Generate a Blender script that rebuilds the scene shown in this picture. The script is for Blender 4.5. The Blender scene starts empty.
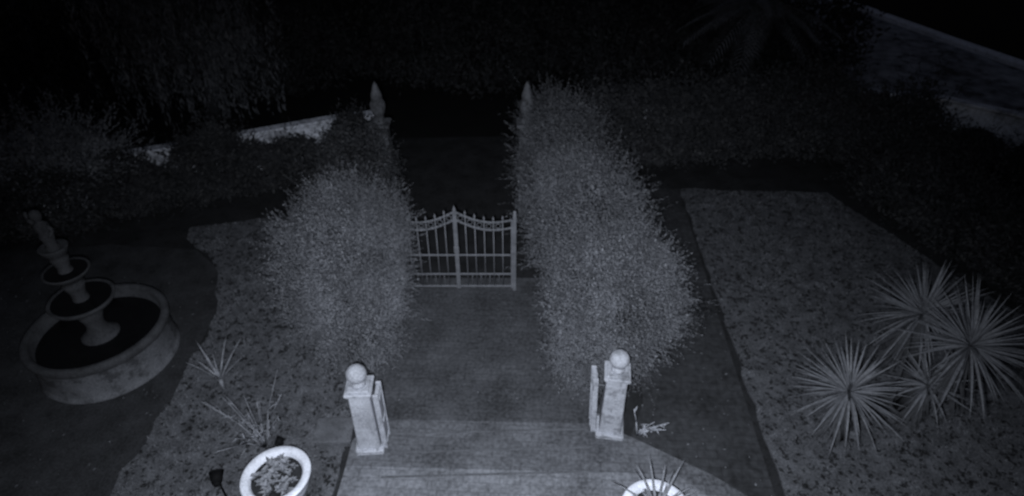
import bpy, math, numpy as np
from mathutils import Vector, Matrix
R = np.random.RandomState(7)
S = bpy.context.scene
S.view_settings.view_transform='Standard'; S.view_settings.look='None'; S.view_settings.exposure=0; S.view_settings.gamma=1

# ---------------------------------------------------------------- materials
def mat(name, g, var=0.35, scale=8.0, fine=60.0, rough=0.85, bump=0.3, spec=0.2, spots=0.0, spot_scale=9.0, metal=0.0, tint=(0.92,0.97,1.14)):
    m=bpy.data.materials.new(name); m.use_nodes=True
    nt=m.node_tree; N=nt.nodes; L=nt.links
    b=N['Principled BSDF']; b.inputs['Roughness'].default_value=rough; b.inputs['Metallic'].default_value=metal
    b.inputs['Specular IOR Level'].default_value=spec
    tc=N.new('ShaderNodeNewGeometry')
    n1=N.new('ShaderNodeTexNoise'); n1.inputs['Scale'].default_value=scale; n1.inputs['Detail'].default_value=6
    n2=N.new('ShaderNodeTexNoise'); n2.inputs['Scale'].default_value=fine; n2.inputs['Detail'].default_value=3
    L.new(tc.outputs['Position'],n1.inputs['Vector']); L.new(tc.outputs['Position'],n2.inputs['Vector'])
    ad=N.new('ShaderNodeMath'); ad.operation='ADD'; L.new(n1.outputs['Fac'],ad.inputs[0]); L.new(n2.outputs['Fac'],ad.inputs[1])
    mr=N.new('ShaderNodeMapRange'); mr.inputs['From Min'].default_value=0.7; mr.inputs['From Max'].default_value=1.3
    mr.inputs['To Min'].default_value=g*(1-var); mr.inputs['To Max'].default_value=g*(1+var)
    L.new(ad.outputs[0],mr.inputs['Value'])
    val=mr.outputs['Result']
    if spots>0:
        n3=N.new('ShaderNodeTexNoise'); n3.inputs['Scale'].default_value=spot_scale; n3.inputs['Detail'].default_value=4; n3.inputs['Roughness'].default_value=0.7
        L.new(tc.outputs['Position'],n3.inputs['Vector'])
        r=N.new('ShaderNodeMapRange'); r.inputs['From Min'].default_value=0.38; r.inputs['From Max'].default_value=0.46
        r.inputs['To Min'].default_value=1-spots; r.inputs['To Max'].default_value=1
        L.new(n3.outputs['Fac'],r.inputs['Value'])
        mu=N.new('ShaderNodeMath'); mu.operation='MULTIPLY'; L.new(val,mu.inputs[0]); L.new(r.outputs['Result'],mu.inputs[1]); val=mu.outputs[0]
    cm=N.new('ShaderNodeCombineXYZ')
    for i,t in enumerate(tint):
        q=N.new('ShaderNodeMath'); q.operation='MULTIPLY'; q.inputs[1].default_value=t; L.new(val,q.inputs[0]); L.new(q.outputs[0],cm.inputs[i])
    L.new(cm.outputs[0],b.inputs['Base Color'])
    if bump>0:
        bp=N.new('ShaderNodeBump'); bp.inputs['Strength'].default_value=bump; bp.inputs['Distance'].default_value=0.02
        L.new(n2.outputs['Fac'],bp.inputs['Height']); L.new(bp.outputs[0],b.inputs['Normal'])
    return m, nt, val, cm

def M(*a,**k): return mat(*a,**k)[0]

def paver(name, g, rot, bw=0.24, rh=0.12, mort=0.75, c2=.85, fine=22):
    m,nt,val,cm=mat(name,g,var=0.5,scale=1.6,fine=fine,bump=0.25)
    N=nt.nodes; L=nt.links
    tc=N.new('ShaderNodeNewGeometry'); mp=N.new('ShaderNodeMapping'); mp.inputs['Rotation'].default_value=(0,0,rot)
    L.new(tc.outputs['Position'],mp.inputs['Vector'])
    br=N.new('ShaderNodeTexBrick'); br.inputs['Scale'].default_value=1; br.inputs['Brick Width'].default_value=bw; br.inputs['Row Height'].default_value=rh
    br.inputs['Mortar Size'].default_value=0.008; br.inputs['Color1'].default_value=(1,1,1,1); br.inputs['Color2'].default_value=(c2,c2,c2,1); br.inputs['Mortar'].default_value=(mort,mort,mort,1)
    L.new(mp.outputs[0],br.inputs['Vector'])
    mx=N.new('ShaderNodeMix'); mx.data_type='RGBA'; mx.blend_type='MULTIPLY'; mx.inputs['Factor'].default_value=1
    L.new(cm.outputs[0],mx.inputs[6]); L.new(br.outputs['Color'],mx.inputs[7])
    L.new(mx.outputs[2],N['Principled BSDF'].inputs['Base Color'])
    return m

# ---------------------------------------------------------------- mesh builder
class MB:
    def __init__(s): s.v=[]; s.f=[]; s.m=[]; s.n=0; s.smooth=[]
    def add(s,verts,faces,mi=0,sm=False):
        b=s.n; s.v.extend([tuple(p) for p in verts]); s.n+=len(verts)
        for f in faces: s.f.append(tuple(i+b for i in f)); s.m.append(mi); s.smooth.append(sm)
    def box(s,c,size,mi=0,rz=0,bev=0.0,taper=1.0,lean=(0,0)):
        x,y,z=[k/2 for k in size]; cz,sz=math.cos(rz),math.sin(rz)
        e=min(bev,x*.5,y*.5,z*.5)
        def ring(hx,hy,e2):
            return [(hx,hy-e2),(hx-e2,hy),(-hx+e2,hy),(-hx,hy-e2),(-hx,-hy+e2),(-hx+e2,-hy),(hx-e2,-hy),(hx,-hy+e2)]
        e=max(e,0.002)
        lv=[(-z,ring(x-e,y-e,e)),(-z+e,ring(x,y,e)),(z-e,ring(x*taper,y*taper,e)),(z,ring(x*taper-e,y*taper-e,e))]
        vs=[]
        for zz,r in lv:
            t=zz/(2*z)
            for a,b in r: vs.append((c[0]+a*cz-b*sz+lean[0]*t,c[1]+a*sz+b*cz+lean[1]*t,c[2]+zz))
        fs=[]
        for k in range(3):
            for i in range(8):
                j=(i+1)%8; fs.append((k*8+i,k*8+j,k*8+8+j,k*8+8+i))
        fs.append(tuple(range(7,-1,-1))); fs.append(tuple(24+i for i in range(8)))
        s.add(vs,fs,mi)
    def tube(s,p0,p1,r0,r1,n=6,mi=0):
        p0=Vector(p0);p1=Vector(p1);d=(p1-p0)
        if d.length<1e-6: return
        d.normalize(); u=d.orthogonal().normalized(); w=d.cross(u)
        vs=[];
        for p,r in((p0,r0),(p1,r1)):
            for i in range(n):
                a=2*math.pi*i/n; vs.append(p+u*math.cos(a)*r+w*math.sin(a)*r)
        fs=[(i,(i+1)%n,n+(i+1)%n,n+i) for i in range(n)]+[tuple(range(n-1,-1,-1)),tuple(range(n,2*n))]
        s.add(vs,fs,mi,True)
    def path(s,pts,r0,r1,n=6,mi=0):
        k=len(pts)-1
        for i in range(k): s.tube(pts[i],pts[i+1],r0+(r1-r0)*i/k,r0+(r1-r0)*(i+1)/k,n,mi)
    def lathe(s,c,prof,n=32,mi=0):
        vs=[];fs=[]
        for r,z in prof:
            for i in range(n):
                a=2*math.pi*i/n; vs.append((c[0]+r*math.cos(a),c[1]+r*math.sin(a),c[2]+z))
        for k in range(len(prof)-1):
            for i in range(n):
                j=(i+1)%n; fs.append((k*n+i,k*n+j,k*n+n+j,k*n+n+i))
        s.add(vs,fs,mi,True)
    def blade(s,base,d,L,w,droop=0.1,mi=0,seg=4):
        base=Vector(base); d=Vector(d).normalized(); side=d.cross(Vector((0,0,1)))
        if side.length<1e-3: side=Vector((1,0,0))
        side.normalize(); vs=[]; 
        ws=[0.6,1,0.85,0.5,0.03]
        for i in range(seg+1):
            t=i/seg; p=base+d*L*t+Vector((0,0,-droop*L*t*t)); ww=w*ws[i]/2
            up=side.cross(d)*ww*0.5
            vs+= [p-side*ww+up,p,p+side*ww+up]
        fs=[]
        for i in range(seg):
            a=i*3; fs+=[(a,a+1,a+4,a+3),(a+1,a+2,a+5,a+4)]
        s.add(vs,fs,mi)
    def obj(s,name,mats,extra=None):
        me=bpy.data.meshes.new(name)
        V=np.array(s.v,dtype=np.float32).reshape(-1,3)
        loops=np.array([i for f in s.f for i in f],dtype=np.int32); tot=np.array([len(f) for f in s.f],dtype=np.int32)
        mi=np.array(s.m,dtype=np.int32); sm=np.array(s.smooth,dtype=bool)
        if extra is not None:
            for (E,emi) in extra:
                k=E.shape[1]; nb=len(V); V=np.vstack([V,E.reshape(-1,3).astype(np.float32)])
                loops=np.concatenate([loops,np.arange(nb,nb+E.shape[0]*k,dtype=np.int32)]); tot=np.concatenate([tot,np.full(E.shape[0],k,np.int32)])
                mi=np.concatenate([mi,np.full(E.shape[0],emi,np.int32)]); sm=np.concatenate([sm,np.zeros(E.shape[0],bool)])
        me.vertices.add(len(V)); me.vertices.foreach_set('co',V.ravel())
        me.loops.add(len(loops)); me.loops.foreach_set('vertex_index',loops)
        me.polygons.add(len(tot)); st=np.concatenate([[0],np.cumsum(tot)[:-1]]).astype(np.int32)
        me.polygons.foreach_set('loop_start',st); me.polygons.foreach_set('loop_total',tot)
        for m in mats: me.materials.append(m)
        me.polygons.foreach_set('material_index',mi); me.polygons.foreach_set('use_smooth',sm)
        me.update(calc_edges=True); me.validate()
        o=bpy.data.objects.new(name,me); S.collection.objects.link(o); return o

def leaves(C,size,asp=0.45,jit=0.4,D=None):
    n=len(C); u=R.normal(size=(n,3)) if D is None else D+0.35*R.normal(size=(n,3))
    u/=np.linalg.norm(u,axis=1,keepdims=True)
    w=np.cross(u,R.normal(size=(n,3))); w/=np.linalg.norm(w,axis=1,keepdims=True)+1e-9
    s=(size*(1+jit*R.uniform(-1,1,n)))[:,None]
    return np.stack([C-u*s,C-w*s*asp,C+u*s,C+w*s*asp],1)

def lump(P,f,ph):
    return (np.sin(P[:,0]*f+ph)+np.sin(P[:,1]*f*1.13+ph*2.1)+np.sin(P[:,2]*f*0.93+ph*3.3)+np.sin((P[:,0]+P[:,2])*f*1.9+ph)*.6+np.sin((P[:,1]-P[:,2])*f*2.3+ph)*.6)/4.2

def blob_points(c,r,n,depth=0.4,lumpy=0.2,zmin=0.03,ph=0.0):
    d=R.normal(size=(n,3)); d/=np.linalg.norm(d,axis=1,keepdims=True)
    k=1-depth*R.uniform(0,1,n)**1.3 + lumpy*lump(d*3.0,2.2,ph+1)+0.6*lumpy*lump(d*3,5.0,ph+2)+R.exponential(0.06,n)
    P=np.array(c)+d*np.array(r)*k[:,None]
    ok=P[:,2]>zmin
    h=lump(P,7.0,ph+4); ok&=~((h>0.3)&(R.uniform(0,1,n)<0.85))
    return P[ok],d[ok]

def wisps(P,d,n,lmax,leafsize):
    idx=R.randint(0,len(P),n); out=[];dd=[]
    for i in idx:
        L=R.uniform(.3,1)*lmax; dr=d[i]+R.normal(size=3)*.35+np.array([0,0,.3]); dr/=np.linalg.norm(dr)
        k=int(L/leafsize*1.1)+2; t=np.linspace(0,1,k)[:,None]
        out.append(P[i]+dr*L*t+R.normal(size=(k,3))*leafsize*.45); dd.append(np.repeat(dr[None],k,0))
    return np.vstack(out),np.vstack(dd)

def bush(name,blobs,n,size,mleaf,mwood,wn=200,wl=.25,depth=.45):
    mb=MB(); E=[]
    for i,(c,r,k) in enumerate(blobs):
        P,d=blob_points(c,r,int(n*k),depth=depth,ph=i*1.7+len(name)+c[1])
        E.append((leaves(P,size),0))
        o=P[np.linalg.norm((P-np.array(c))/np.array(r),axis=1)>0.9]; od=(o-np.array(c))/np.array(r)
        if len(o)>10 and wn:
            wp,wd=wisps(o,od/np.linalg.norm(od,axis=1,keepdims=True),int(wn*k),wl,size); E.append((leaves(wp,size*.85,asp=.28,D=wd),0))
        for j in range(7):
            a=R.uniform(0,6.28); b=(c[0]+.12*math.cos(a),c[1]+.12*math.sin(a),0)
            e=np.array(c)+np.array(r)*np.array([math.cos(a)*.6,math.sin(a)*.6,R.uniform(-.1,.6)])
            mid=(np.array(b)*.5+e*.5)+R.normal(size=3)*.06
            mb.path([b,tuple(mid),tuple(e)],.035,.01,6,1)
            for q in range(3):
                e2=e+R.normal(size=3)*.25*np.array(r); mb.tube(tuple(mid),tuple(e2),.014,.004,5,1)
    return mb.obj(name,[mleaf,mwood],E)

# ---------------------------------------------------------------- material set
m_soil=M('soil',0.02,.5,2.5,50,bump=.6,spots=.4)
m_asph=M('asphalt',0.006,.3,1.5,90)
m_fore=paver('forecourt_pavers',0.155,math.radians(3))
m_fall=paver('falloff_pavers',0.105,math.radians(3))  # middle tone paints the light's gradual falloff between forecourt and driveway
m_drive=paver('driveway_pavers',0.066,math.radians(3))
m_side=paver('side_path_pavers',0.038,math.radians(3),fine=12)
m_strip=M('paving_strip',0.095,.3,4,40)
m_apron=M('fountain_apron_gravel',0.03,.5,3,40,bump=.5)
m_lawn=M('lawn_ground',0.08,.5,5,40,bump=.6,spots=.85,spot_scale=12)
m_grass=M('grass_blades',0.098,.6,5,30,bump=0,spots=.85,spot_scale=12)
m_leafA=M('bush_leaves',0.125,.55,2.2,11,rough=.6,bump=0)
m_leafA2=M('bush_leaves_dimmed',0.085,.55,2.2,11,rough=.6,bump=0)  # same bush leaves darkened, lamp falloff towards the back painted in
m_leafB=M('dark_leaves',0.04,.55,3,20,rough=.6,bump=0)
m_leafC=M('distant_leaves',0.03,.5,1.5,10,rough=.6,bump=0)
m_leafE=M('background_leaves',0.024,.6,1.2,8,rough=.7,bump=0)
m_leafD=M('grey_foliage',0.15,.6,1.5,10,rough=.6,bump=0)
m_willow=M('drooping_leaves',0.10,.6,1.5,10,rough=.6,bump=0)
m_wood=M('bark',0.04,.4,6,60,bump=.6)
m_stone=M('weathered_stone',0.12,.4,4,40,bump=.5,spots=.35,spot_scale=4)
m_fstone=M('dark_stone',0.05,.4,5,60,bump=.5,spots=.25)  # darker stone for the fountain's rim, inner basin and tiers
m_plinth=M('plinth_stone',0.10,.4,5,60,bump=.5,spots=.25)
m_potleaf=M('succulent_leaf',0.17,.5,12,60,rough=.6,bump=0)
m_paint=M('painted_masonry',0.35,.35,5,50,bump=.4,spots=.4,spot_scale=6)
m_wall=M('white_wall_render',0.6,.4,2,14,bump=.3,spots=.4,spot_scale=2)
m_white=M('white_glazed_pot',0.66,.25,6,50,rough=.6,bump=.1)
m_iron=M('pale_painted_iron',0.15,.3,8,90,rough=.6,bump=.1)
m_black=M('black_plastic',0.006,.2,12,90,rough=.7,bump=.1,spec=.05)
m_water=M('dark_water',0.005,.2,2,9,rough=.25,bump=.2,spec=.2)
m_yucca=M('yucca_leaf',0.13,.4,4,30,rough=.6,bump=0)
m_sprig=M('dry_twig',0.30,.35,4,40,rough=.6,bump=0)
m_dry=M('yucca_skirt',0.05,.4,4,40,bump=0)
m_litter=M('fallen_leaf',0.02,.6,5,30,bump=0)
m_litter2=M('pale_fallen_leaf',0.11,.6,5,30,bump=0)
m_street=M('street_gravel',0.26,.7,.8,3,bump=.4,spots=.7,spot_scale=1.0)
m_kerb=M('concrete_kerb',0.8,.35,1.2,14,bump=.3)

def sheet(name,pts,z,m):
    mb=MB(); mb.add([(x,y,z) for x,y in pts],[tuple(range(len(pts)))]); return mb.obj(name,[m])

# ---------------------------------------------------------------- ground
mb=MB(); mb.add([(-150,-60,0),(150,-60,0),(150,220,0),(-150,220,0)],[(0,1,2,3)]); mb.obj('ground',[m_soil])
def cx(y): return -0.29-0.205*(y-4.71)
def inpoly(P,poly):
    x,y=P[:,0],P[:,1]; ins=np.zeros(len(P),bool); j=len(poly)-1
    for i in range(len(poly)):
        xi,yi=poly[i]; xj,yj=poly[j]
        c=((yi>y)!=(yj>y))&(x<(xj-xi)*(y-yi)/(yj-yi+1e-12)+xi); ins^=c; j=i
    return ins
def rough_poly(poly,amp=.05,step=.25):
    out=[]
    for i in range(len(poly)):
        a=np.array(poly[i]);b=np.array(poly[(i+1)%len(poly)]); k=max(1,int(np.linalg.norm(b-a)/step))
        for j in range(k):
            p=a+(b-a)*j/k; out.append(tuple(p+(R.normal(size=2)*amp if j else 0)))
    return out
sheet('forecourt',[(-2.3,-2),(2.4,-2),(2.3,3.9),(1.95,4.22),(-2.0,4.33)],0.016,m_fore)
sheet('falloff_toned_paving',[(-2.02,3.2),(2.94,3.2),(2.94,3.75),(2.4,4.2),(1.5,4.75),(1.1,4.95),(-1.75,5.02),(-2.0,4.7)],0.012,m_fall)  # added paving sheet with light falloff put into its tone
ys=np.linspace(4.6,7.9,9)
sheet('driveway',[(cx(y)-1.45,y) for y in ys]+[(cx(y)+1.55,y) for y in ys[::-1]],0.008,m_drive)
sheet('street',[(-7,12.9),(9.0,13.6),(22,9),(60,2),(60,14),(30,24),(12,26),(-40,24),(-40,9)],0.004,m_asph)
sheet('side_path',[(1.1,3.9),(2.0,2.0),(2.93,2.0),(3.42,10.8),(2.2,10.8),(1.75,5.3)],0.004,m_side)
mb=MB()
for i,(y,c,w) in enumerate([(3.55,0,3.2),(3.88,0,3.2),(4.22,-.25,2.6),(4.56,-.25,2.5),(4.83,-.28,2.5)]):
    mb.box((c,y,.014),(w,.03,.012),0,.03,.004)
mb.obj('paving_edge_strips',[m_strip])

LR=[(2.95,-1),(9.5,-1),(8.6,5.5),(7.4,8.0),(6.7,9.8),(6.4,10.6),(3.44,10.75)]
def lawn(name,poly,n,hgt=.035,z=0.03,amp=.03):
    poly=rough_poly(poly,amp)
    poly_a=np.array(poly); lo=poly_a.min(0); hi=poly_a.max(0)
    P=R.uniform(size=(n,2))*(hi-lo)+lo; P=P[inpoly(P,poly)]
    q=lump(np.c_[P,P[:,0]*0],4.3,1.2); P=P[R.uniform(0,1,len(P))<(0.6+q*.8)]
    k=len(P); a=R.uniform(0,6.28,k); w=R.uniform(.005,.011,k); h=hgt*R.uniform(.4,1.3,k)
    B=np.c_[P,np.full(k,z)]; s=np.c_[np.cos(a)*w,np.sin(a)*w,np.zeros(k)]; lean=np.c_[R.normal(size=(k,2))*hgt*.5,h]
    E=np.stack([B-s,B+s,B+lean],1)
    mb=MB(); m=len(poly)
    mb.add([(x,y,z) for x,y in poly]+[(x,y,-.01) for x,y in poly],[tuple(range(m))]+[((i+1)%m,i,m+i,m+(i+1)%m) for i in range(m)])
    return mb.obj(name,[m_lawn,m_grass],[(E,1)])
lawn('lawn',LR,110000,amp=.018)
LL=[(-4.65,2.0),(-2.35,2.0),(-2.05,4.2),(-2.1,5.2),(-2.6,9.2),(-3.2,9.9),(-5.0,9.6),(-6.0,9.35),(-5.9,9.0),(-5.4,8.6),(-4.95,8.0),(-4.6,7.0),(-4.55,5.5)]
lawn('lawn',LL,80000,amp=.03)
sheet('fountain_apron',[(-12,2),(-4.66,2),(-4.56,5.5),(-4.62,7.0),(-4.95,8.08),(-5.6,8.68),(-7.2,8.85),(-12,8.2)],0.01,m_apron)
def litter(poly,n,size,z):
    a=np.array(poly); lo=a.min(0); hi=a.max(0); P=R.uniform(size=(n,2))*(hi-lo)+lo; P=P[inpoly(P,poly)]
    k=len(P); C=np.c_[P,np.full(k,z)]; th=R.uniform(0,6.28,k); s=size*R.uniform(.5,1.5,k)
    u=np.c_[np.cos(th),np.sin(th),R.normal(size=k)*.15]*s[:,None]; w=np.c_[-np.sin(th),np.cos(th),R.normal(size=k)*.2]*s[:,None]*.55
    return np.stack([C-u,C-w,C+u,C+w],1)
E=[(litter(LR,3200,.032,.05),0),(litter(LL,1300,.03,.05),0),(litter([(1.2,4.8),(2.93,2.2),(3.4,10.7),(2.2,10.7)],300,.016,.02),1),
   (litter([(-1.6,5.2),(-2.0,7.6),(.2,7.6),(1.0,5.2)],100,.014,.022),1),(litter([(-9,2.5),(-4.7,2.5),(-4.7,8),(-9,8)],260,.016,.022),1)]
MB().obj('leaf_litter',[m_litter,m_litter2],E)

# ---------------------------------------------------------------- boundary wall
def wallrun(name,pts,h,t):
    mb=MB()
    for (a,b) in zip(pts[:-1],pts[1:]):
        dx,dy=b[0]-a[0],b[1]-a[1]; l=math.hypot(dx,dy); an=math.atan2(dy,dx)
        c=((a[0]+b[0])/2,(a[1]+b[1])/2)
        mb.box((c[0],c[1],h/2),(l,t,h),0,an,.01)
        mb.box((c[0],c[1],h+.035),(l+.02,t+.1,.07),0,an,.015)
    mb.obj(name,[m_wall])
wallrun('boundary_wall',[(-3.0,12.35),(-3.9,12.05),(-5.2,11.45),(-6.9,10.7),(-10,9.4),(-16,7.5)],0.93,.14)
wallrun('boundary_wall',[(0.9,12.4),(4.5,13.0),(8.2,13.6),(9.85,13.15),(11.0,12.2),(14,9.0)],0.93,.14)
sheet('gravel_verge',[(9.2,15.2),(11.5,13.4),(16,9.5),(30,6),(30,10),(17.5,15.0),(15.2,17.4),(13.0,25.5),(10.5,25)],0.012,m_street)
mb=MB(); kp=[(12.2,26.5),(13.2,23.5),(14.3,20),(15.3,17.2),(17.5,14.6),(24,11)]
for a,b in zip(kp[:-1],kp[1:]):
    an=math.atan2(b[1]-a[1],b[0]-a[0]); mb.box(((a[0]+b[0])/2,(a[1]+b[1])/2,.07),(math.hypot(b[0]-a[0],b[1]-a[1]),.4,.16),0,an,.02)
mb.obj('street_kerb',[m_kerb])

# ---------------------------------------------------------------- near pillars
def pillar(name,x,y,rz,side,gap,w=.27):
    mb=MB()
    mb.box((x,y,.04),(w+.08,w+.08,.08),0,rz,.015)
    mb.box((x,y,.55),(w,w,.94),0,rz,.012,taper=.9)
    for k,(ww,z,h) in enumerate([(w+.01,1.035,.03),(w+.04,1.065,.035),(w-.02,1.095,.03)]): mb.box((x,y,z),(ww,ww,h),0,rz,.01)
    mb.lathe((x,y,1.105),[(.02,0),(.08,.005),(.075,.025),(.045,.045),(.042,.06),(.065,.075),(.095,.105),(.112,.145),(.118,.18),(.108,.22),(.085,.255),(.05,.28),(.02,.29),(.001,.293)],28)
    ox=math.cos(rz)*side; oy=math.sin(rz)*side
    bx,by=x+ox*(w/2+.05+gap),y+oy*(w/2+.05+gap)+.02
    ln=(ox*gap*.8,oy*gap*.8)
    mb.box((bx,by,.50),(.05,.17,.92),0,rz,.006,lean=ln)
    for dy in(-.10,.10): mb.box((bx,by+dy,.51),(.065,.03,.98),0,rz,.006,lean=ln)
    for z in (.12,.5,.9): mb.box((bx+ln[0]*(z-.5),by+ln[1]*(z-.5),z),(.072,.165,.035),0,rz,.005)
    for z in (.25,.8): mb.tube((x+ox*w*.4,y+oy*w*.4,z),(bx,by,z),.014,.014,8,1)
    mb.obj(name,[m_paint,m_plinth])
pillar('gate_pillar',-1.75,4.66,.06,1,.0)
pillar('gate_pillar',1.24,4.88,-.14,-1,.05)
mb=MB(); mb.box((-2.22,4.76,.06),(.44,.34,.12),0,.05,.02); mb.box((-2.22,4.76,.135),(.47,.37,.03),0,.05,.012); mb.obj('stone_plinth',[m_plinth])

def fpillar(x,y):
    mb=MB(); mb.box((x,y,.08),(.42,.42,.16),0,0,.02); mb.box((x,y,.98),(.28,.28,1.66),0,0,.015,taper=.95)
    mb.box((x,y,1.83),(.36,.36,.06),0,0,.015)
    mb.lathe((x,y,1.86),[(.11,0),(.11,.04),(.08,.07),(.085,.12),(.11,.18),(.13,.26),(.135,.34),(.11,.40),(.09,.43),(.10,.46),(.09,.52),(.06,.60),(.04,.68),(.001,.74)],24)
    mb.obj('urn_topped_pillar',[m_stone])
fpillar(-2.34,10.0); fpillar(.26,10.0)

# ---------------------------------------------------------------- iron gate
mb=MB(); gy=7.6; x0=-1.72; x1=0.0
def gp(x,z,dy=0): return (x,gy+dy,z)
for x in (x0-.04,x1+.04):
    mb.box((x,gy,.74),(.055,.055,1.48),0,0,.008); mb.lathe((x,gy,1.48),[(.03,0),(.02,.01),(.03,.03),(.02,.055),(.001,.065)],12)
def leaf(xa,xb):
    def top(t): return 1.38+.14*t**1.6-.08*math.sin(math.pi*t)
    n=14
    for z in (0,.14):
        pts=[gp(xa+(xb-xa)*i/n,top(i/n)-z) for i in range(n+1)]
        mb.path(pts,.019,.019,6)
    for z in (.09,.34,.72): mb.box(((xa+xb)/2,gy,z),(abs(xb-xa),.02,.03),0,0,.004)
    for t in (0,1): mb.box((xa+(xb-xa)*t,gy,(.05+top(t))/2),(.034,.034,top(t)-.05),0,0,.005)
    k=5
    for i in range(1,k+1):
        t=i/(k+1); x=xa+(xb-xa)*t; h=top(t)
        mb.tube(gp(x,.08),gp(x,h+.04),.010,.010,6)
        mb.lathe(gp(x,h+.03),[(.006,0),(.02,.025),(.014,.045),(.001,.08)],8)
        xm=x+(xb-xa)/(k+1)*.5
        if i<k: mb.tube(gp(xm,.09),gp(xm,.34),.006,.006,5)
    for i in range(k):
        t=(i+1)/(k+1)+.5/(k+1); c=(xa+(xb-xa)*t,top(t)-.07); r=.04
        pts=[gp(c[0]+r*math.cos(a),c[1]+r*math.sin(a)) for a in np.linspace(0,6.28,11)]
        mb.path(pts,.006,.006,5)
leaf(x0,-.875); leaf(x1,-.845)
mb.lathe((-.86,gy,1.52),[(.02,0),(.03,.03),(.025,.06),(.01,.09),(.001,.12)],10)
mb.box((-.86,gy-.03,.85),(.08,.03,.12),0,0,.01)
mb.obj('iron_gate',[m_iron])

# ---------------------------------------------------------------- fountain
F=(-5.76,6.15,0); mb=MB(); q=.78
P1=[(1.14,0),(1.15,.04),(1.12,.08),(1.12,.12),(1.11,.46),(1.14,.50),(1.16,.53),(1.16,.60),(1.12,.62),(1.06,.62),(1.03,.59),(1.0,.15),(.0,.14)]
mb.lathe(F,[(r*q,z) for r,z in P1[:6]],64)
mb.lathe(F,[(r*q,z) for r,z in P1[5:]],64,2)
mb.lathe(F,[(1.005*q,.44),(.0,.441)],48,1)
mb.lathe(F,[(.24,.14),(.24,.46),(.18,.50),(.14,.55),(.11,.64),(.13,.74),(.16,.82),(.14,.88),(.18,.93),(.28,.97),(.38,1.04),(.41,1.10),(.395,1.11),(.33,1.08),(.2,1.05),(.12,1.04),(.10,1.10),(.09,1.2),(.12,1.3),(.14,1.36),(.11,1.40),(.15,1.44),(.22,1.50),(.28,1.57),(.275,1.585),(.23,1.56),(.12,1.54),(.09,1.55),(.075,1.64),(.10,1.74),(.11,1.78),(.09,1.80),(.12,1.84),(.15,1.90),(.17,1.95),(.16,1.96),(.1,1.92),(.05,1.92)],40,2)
x,y=F[0],F[1]
mb.lathe(F,[(.07,1.91),(.085,1.96),(.06,2.0),(.07,2.06),(.085,2.12),(.065,2.19),(.085,2.25),(.08,2.30),(.035,2.335),(.03,2.35),(.055,2.37),(.065,2.42),(.055,2.47),(.02,2.495),(.001,2.5)],18,2)
mb.path([(x+.06,y,2.28),(x+.13,y-.02,2.22),(x+.10,y-.08,2.14)],.028,.018,8,2)
mb.path([(x-.06,y,2.28),(x-.12,y,2.36),(x-.09,y-.02,2.48)],.028,.018,8,2)
mb.lathe(F,[(.37,1.095),(0,1.097)],32,1); mb.lathe(F,[(.255,1.57),(0,1.572)],32,1)
mb.obj('tiered_fountain',[m_stone,m_water,m_fstone])

# ---------------------------------------------------------------- bushes
bush('clipped_bush',[((-2.38,6.8,1.15),(.80,1.03,1.08),1.0),((-2.15,6.1,.75),(.6,.55,.7),.4),((-2.0,7.2,1.5),(.5,.6,.6),.3)],62000,.017,m_leafA,m_wood,wn=1700,wl=.32)
bush('clipped_bush',[((1.40,6.25,1.0),(.82,.93,1.0),1.0),((1.1,5.7,.65),(.5,.5,.6),.35),((1.65,6.5,1.35),(.5,.5,.45),.3)],62000,.017,m_leafA,m_wood,wn=1700,wl=.32)
bush('clipped_bush',[((1.12,7.75,1.2),(.82,1.05,1.1),1.0),((.8,8.4,1.6),(.5,.5,.5),.3)],48000,.019,m_leafA,m_wood,wn=1200,wl=.36)
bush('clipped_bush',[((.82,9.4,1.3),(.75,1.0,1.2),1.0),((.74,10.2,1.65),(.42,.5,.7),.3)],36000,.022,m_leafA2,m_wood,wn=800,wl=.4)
bush('low_shrub',[((2.5,6.7,.3),(.35,.35,.32),1)],5000,.02,m_leafB,m_wood,wn=160,wl=.2)
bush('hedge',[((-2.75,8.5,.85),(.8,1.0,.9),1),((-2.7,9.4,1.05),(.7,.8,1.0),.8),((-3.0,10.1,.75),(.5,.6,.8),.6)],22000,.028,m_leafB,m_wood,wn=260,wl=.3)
bl=[]
for i in range(11):
    t=i/11; bl.append(((.95+8.2*t,11.3+1.2*math.sin(t*2.6)+R.uniform(-.2,.2),.65+R.uniform(-.1,.25)),(.75+R.uniform(0,.3),.7,.8+R.uniform(0,.4)),1))
bl+=[((9.1,12.2,.32),(.55,.4,.38),.7),((9.9,11.9,.36),(.6,.4,.42),.7),((10.8,11.1,.4),(.6,.4,.46),.7),((11.7,10.3,.4),(.8,.5,.46),.7)]
bush('shrub_border',bl,9000,.04,m_leafB,m_wood,wn=150,wl=.45)
bl=[]
for i in range(8):
    t=i/7; bl.append(((7.5+1.9*t,10.5-6.0*t,.5+R.uniform(-.1,.1)),(.75,.75,.6+R.uniform(0,.2)),1))
bush('shrub_border',bl,7000,.042,m_leafC,m_wood,wn=130,wl=.5)
bl=[((-3.3,11.6,.6),(.4,.35,.75),1),((-4.4,11.1,.45),(.7,.4,.5),1),((-5.1,10.8,.45),(.5,.4,.5),1),((-5.65,10.65,.68),(.5,.4,.85),1),((-6.15,10.4,.62),(.35,.4,.72),1),((-7.3,9.9,.55),(.7,.45,.7),1),((-6.95,10.1,.4),(.5,.4,.5),1)]
for i in range(4): bl.append(((-8.4-1.3*i,9.4-.5*i,.55),(.85,.6,.7),1))
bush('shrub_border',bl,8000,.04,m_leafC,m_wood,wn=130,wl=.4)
bl=[((-8.1,10.1,1.0),(.75,.5,.65),1),((-9.0,10.0,1.0),(.9,.6,.75),1),((-10.4,9.5,1.0),(.9,.6,.8),1),((-11.8,9.0,.9),(.9,.6,.8),1)]
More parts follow.
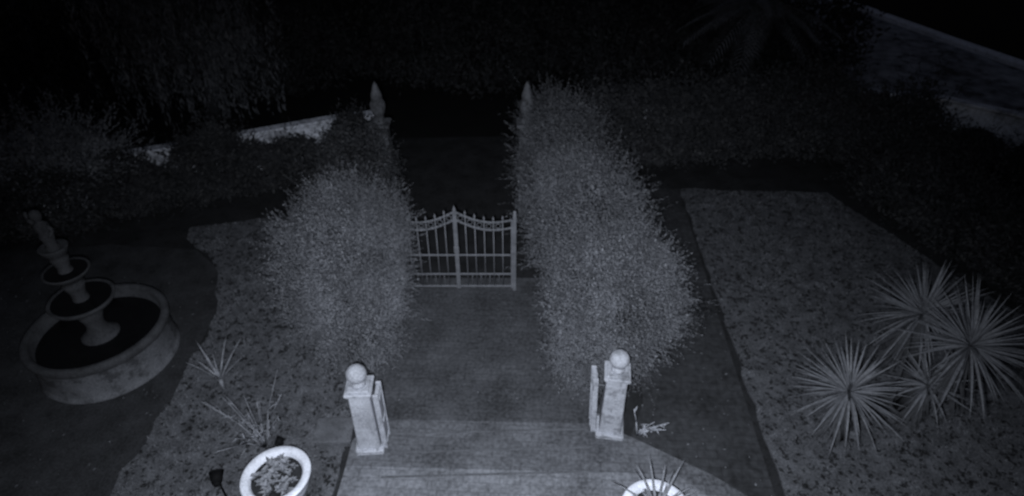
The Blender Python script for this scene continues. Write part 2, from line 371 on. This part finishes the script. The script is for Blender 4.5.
bush('grey_shrub',bl,8000,.04,m_leafD,m_wood,wn=360,wl=.8)
bl=[]
for i in range(13):
    t=i/12; bl.append(((-13+21*t,16.5+R.uniform(-.6,1.0)+abs(t-.5)*-1,1.2+R.uniform(-.2,.5)),(1.3,1.0,1.3+R.uniform(0,.6)),1))
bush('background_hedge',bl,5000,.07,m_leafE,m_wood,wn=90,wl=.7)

def tree(name,x,y,h,rad,n,size,ml,droop=False):
    mb=MB(); E=[]
    mb.path([(x,y,0),(x+.1,y,h*.25),(x-.05,y+.1,h*.5)],.2,.12,8,1)
    tips=[]
    for i in range(12):
        a=i*2.4; rr=rad*R.uniform(.3,.8); z=h*R.uniform(.55,.95)
        m1=(x+math.cos(a)*rr*.4,y+math.sin(a)*rr*.4,h*.5+(z-h*.5)*.6); e=(x+math.cos(a)*rr,y+math.sin(a)*rr,z)
        mb.path([(x-.05,y+.1,h*R.uniform(.35,.5)),m1,e],.09,.02,6,1); tips.append(e)
    if droop:
        P=[];D=[]
        for i in range(460):
            e=np.array(tips[R.randint(len(tips))])+R.normal(size=3)*np.array([.5,.5,.25])*rad*.5
            Ls=min(e[2]-.3,R.uniform(.8,2.9)); k=int(Ls/.05); t=np.linspace(0,1,k)[:,None]
            P.append(e+np.array([R.normal()*.15,R.normal()*.15,-Ls])*t+R.normal(size=(k,3))*.04); D.append(np.repeat([[0,0,-1.]],k,0))
        P=np.vstack(P);D=np.vstack(D); E.append((leaves(P,size,asp=.25,D=D),0))
    else:
        for t in tips:
            P,d=blob_points(t,(rad*.45,rad*.45,rad*.33),n//12,depth=.8,lumpy=.3,ph=t[0]); E.append((leaves(P,size),0))
    mb.obj(name,[ml,m_wood],E)
tree('weeping_tree',-7.4,14.2,4.2,2.0,0,.07,m_willow,True)
tree('weeping_tree',-11.8,13.4,3.6,2.0,0,.06,m_leafC,True)
for (x,y,h,r) in [(-3.2,18.5,5.0,2.8),(1.2,19.5,5,2.8),(5.2,18.5,4.8,2.6),(-14,19,6,3.2)]:
    tree('garden_tree',x,y,h,r,9000,.1,m_leafE)
# palm
mb=MB(); px,py,ph=5.9,15.0,2.6
for k in range(10): mb.tube((px,py,ph*k/10),(px,py,ph*(k+1)/10),.19-.004*k,.16-.004*k,10,1)
for i in range(34):
    a=i*2.4; el=R.uniform(-.3,1.2); Lf=R.uniform(1.5,2.0); d=np.array([math.cos(a)*math.cos(el),math.sin(a)*math.cos(el),math.sin(el)])
    pts=[np.array([px,py,ph])+d*Lf*t+np.array([0,0,-.75*t*t]) for t in np.linspace(0,1,9)]
    mb.path([tuple(p) for p in pts],.018,.005,5,0)
    sd=np.cross(d,[0,0,1.]); sd/=np.linalg.norm(sd)
    for j in range(1,9):
        for q in range(3):
            p=pts[j-1]+(pts[j]-pts[j-1])*q/3
            for s in(-1,1): mb.blade(p,sd*s+d*.7+np.array([0,0,-.15]),.42*(1-abs(j/9-.45)),.045,.3,0)
mb.obj('palm_tree',[m_willow,m_wood])

# ---------------------------------------------------------------- yuccas
def yucca(heads,trunks,name='yucca'):
    mb=MB()
    for pts in trunks: mb.path(pts,.085,.06,8,1)
    for (c,r,n) in heads:
        for i in range(n):
            z=1-1.5*(i+.5)/n; a=i*2.39996+R.uniform(-.3,.3); q=math.sqrt(max(0,1-z*z))
            d=(q*math.cos(a),q*math.sin(a),z+R.uniform(-.12,.12)); 
            mb.blade(np.array(c)+np.array(d)*.03,d,r*R.uniform(.65,1.1),.031,R.uniform(0,.12) if z>-.1 else .2,0)
        for i in range(70):
            a=R.uniform(0,6.28); d=(math.cos(a)*.55,math.sin(a)*.55,-1+R.uniform(-.2,.3))
            mb.blade((c[0],c[1],c[2]-R.uniform(.05,.5)),d,r*R.uniform(.5,.8),.035,.1,2)
    mb.obj(name,[m_yucca,m_wood,m_dry])
yucca([((3.90,4.68,.95),.66,100)],[[(4.1,4.75,0),(4.0,4.7,.5),(3.90,4.68,.93)]])
yucca([((5.12,5.62,1.3),.76,110),((5.18,4.88,1.5),.80,125),((5.0,4.9,.8),.5,50)],
      [[(5.1,5.2,0),(5.15,5.4,.6),(5.12,5.62,1.28)],[(5.1,5.2,0),(5.2,5.05,.7),(5.18,4.88,1.48)],[(5.1,5.2,0),(5.05,5.0,.76)]])

# ---------------------------------------------------------------- pots
def pot(x,y,r,h):
    mb=MB(); k=r/.38
    mb.lathe((x,y,0),[(.0,.0),(.17*k,.0),(.19*k,.03),(.15*k,.07),(.17*k,.10),(.29*k,h*.45),(.35*k,h*.72),(.365*k,h*.9),(.39*k,h*.94),(.395*k,h*.98),(.38*k,h),(.325*k,h),(.30*k,h*.97),(.28*k,h*.84)],48)
    mb.lathe((x,y,0),[(.29*k,h*.88),(0,h*.90)],32,1)
    return mb
mb=pot(-2.58,3.87,.36,.55)
for j in range(20):
    a=j*2.4; rr=.048*math.sqrt(j)+.01; c=(-2.58+math.cos(a)*rr,3.87+math.sin(a)*rr,.49+R.uniform(0,.04)); kk=R.uniform(.6,1.5)
    for i in range(11):
        b=i*2.4+j; e=R.uniform(.1,1.2); mb.blade(c,(math.cos(b)*math.cos(e),math.sin(b)*math.cos(e),math.sin(e)),R.uniform(.05,.10)*kk,.032*kk,.3,2)
mb.obj('potted_plant',[m_white,m_soil,m_potleaf])
mb=pot(1.5,3.45,.36,.55)
for i in range(30):
    a=i*2.4; e=R.uniform(.1,1.25); mb.blade((1.5,3.45,.5),(math.cos(a)*math.cos(e),math.sin(a)*math.cos(e),math.sin(e)),R.uniform(.4,.78),.028,.3,2)
mb.obj('potted_plant',[m_white,m_soil,m_potleaf])

def spotl(x,y,z,az,k=1):
    mb=MB(); mb.tube((x,y,0),(x,y,z-.05),.012,.012,8); mb.lathe((x,y,0),[(.05,0),(.05,.015),(.015,.03)],14)
    d=Vector((math.cos(az),math.sin(az),.35)).normalized(); c=Vector((x,y,z))
    mb.tube(c-d*.06*k,c+d*.05*k,.055*k,.075*k,14); mb.tube(c+d*.05*k,c+d*.06*k,.08*k,.08*k,14); mb.tube(c-d*.1*k,c-d*.06*k,.03*k,.055*k,10)
    mb.box((x,y,z-.055*k),(.03,.09,.04),0,az,.005); mb.obj('garden_spotlight',[m_black])
spotl(-3.28,3.92,.42,1.9); spotl(-2.66,4.28,.58,1.2,.6)

def twiggy(name,x,y,h,n,spread,m,w=.012,leaf=0):
    mb=MB()
    for i in range(n):
        a=R.uniform(0,6.28); s=spread*R.uniform(.2,1); L=h*R.uniform(.6,1)
        p0=np.array([x,y,0.]);p1=np.array([x+math.cos(a)*s*.4,y+math.sin(a)*s*.4,L*.55]);p2=np.array([x+math.cos(a)*s,y+math.sin(a)*s,L])
        mb.path([tuple(p0),tuple(p1),tuple(p2)],w*.5,w*.2,5,0)
        for j in range(leaf):
            t=R.uniform(.3,1); p=p0*(1-t)+p2*t if t<.5 else p1*(2-2*t)+p2*(2*t-1)
            d=R.normal(size=3); d[2]=abs(d[2])*.6; mb.blade(p,d,R.uniform(.06,.12),.015,.3,0)
    mb.obj(name,[m])
twiggy('leafy_sapling',-3.05,4.6,1.0,18,.6,m_potleaf,.02,4)
twiggy('leafy_sapling',1.58,4.78,.5,8,.35,m_sprig,.022,3)
mb=MB()
for i in range(12):
    a=i*2.4; e=R.uniform(.8,1.45); mb.blade((-3.9,5.5,.2),(math.cos(a)*math.cos(e),math.sin(a)*math.cos(e),math.sin(e)),R.uniform(.45,.75),.032,.15)
mb.tube((-3.9,5.5,0),(-3.9,5.5,.24),.03,.025,8)
mb.obj('spiky_plant',[m_potleaf])

# ---------------------------------------------------------------- light
w=bpy.data.worlds.new('World'); S.world=w; w.use_nodes=True; nt=w.node_tree
sky=nt.nodes.new('ShaderNodeTexSky'); sky.sky_type='NISHITA'; sky.sun_disc=False
sky.sun_elevation=math.radians(-3); sky.sun_rotation=math.radians(180)
bg=nt.nodes['Background']; bg.inputs['Strength'].default_value=0.28; nt.links.new(sky.outputs[0],bg.inputs['Color'])
sl=bpy.data.lights.new('moon','SUN'); sl.energy=0.02; sl.angle=math.radians(.5); sl.color=(.85,.9,1)
so=bpy.data.objects.new('moon',sl); S.collection.objects.link(so); so.rotation_euler=(math.radians(60),0,0)
# security floodlight fixed to the house beside the surveillance camera
fl=bpy.data.lights.new('security_floodlight','SPOT'); fl.energy=3150; fl.spot_size=math.radians(104); fl.spot_blend=1.0; fl.shadow_soft_size=.08; fl.color=(.93,.97,1.0)
fo=bpy.data.objects.new('security_floodlight',fl); S.collection.objects.link(fo); fo.location=(-.12,.05,6.3)
fo.rotation_euler=(Vector((-.15,4.05,0))-fo.location).to_track_quat('-Z','Y').to_euler()

# ---------------------------------------------------------------- camera
cd=bpy.data.cameras.new('surveillance_camera'); cd.sensor_width=36; cd.lens=21.45; cd.clip_end=500; cd.clip_start=.05
cd.dof.use_dof=True; cd.dof.focus_distance=2.0; cd.dof.aperture_fstop=2.2
co=bpy.data.objects.new('surveillance_camera',cd); S.collection.objects.link(co); co.location=(0,0,6.5); co.rotation_euler=(math.radians(53.4),0,0)
S.camera=co
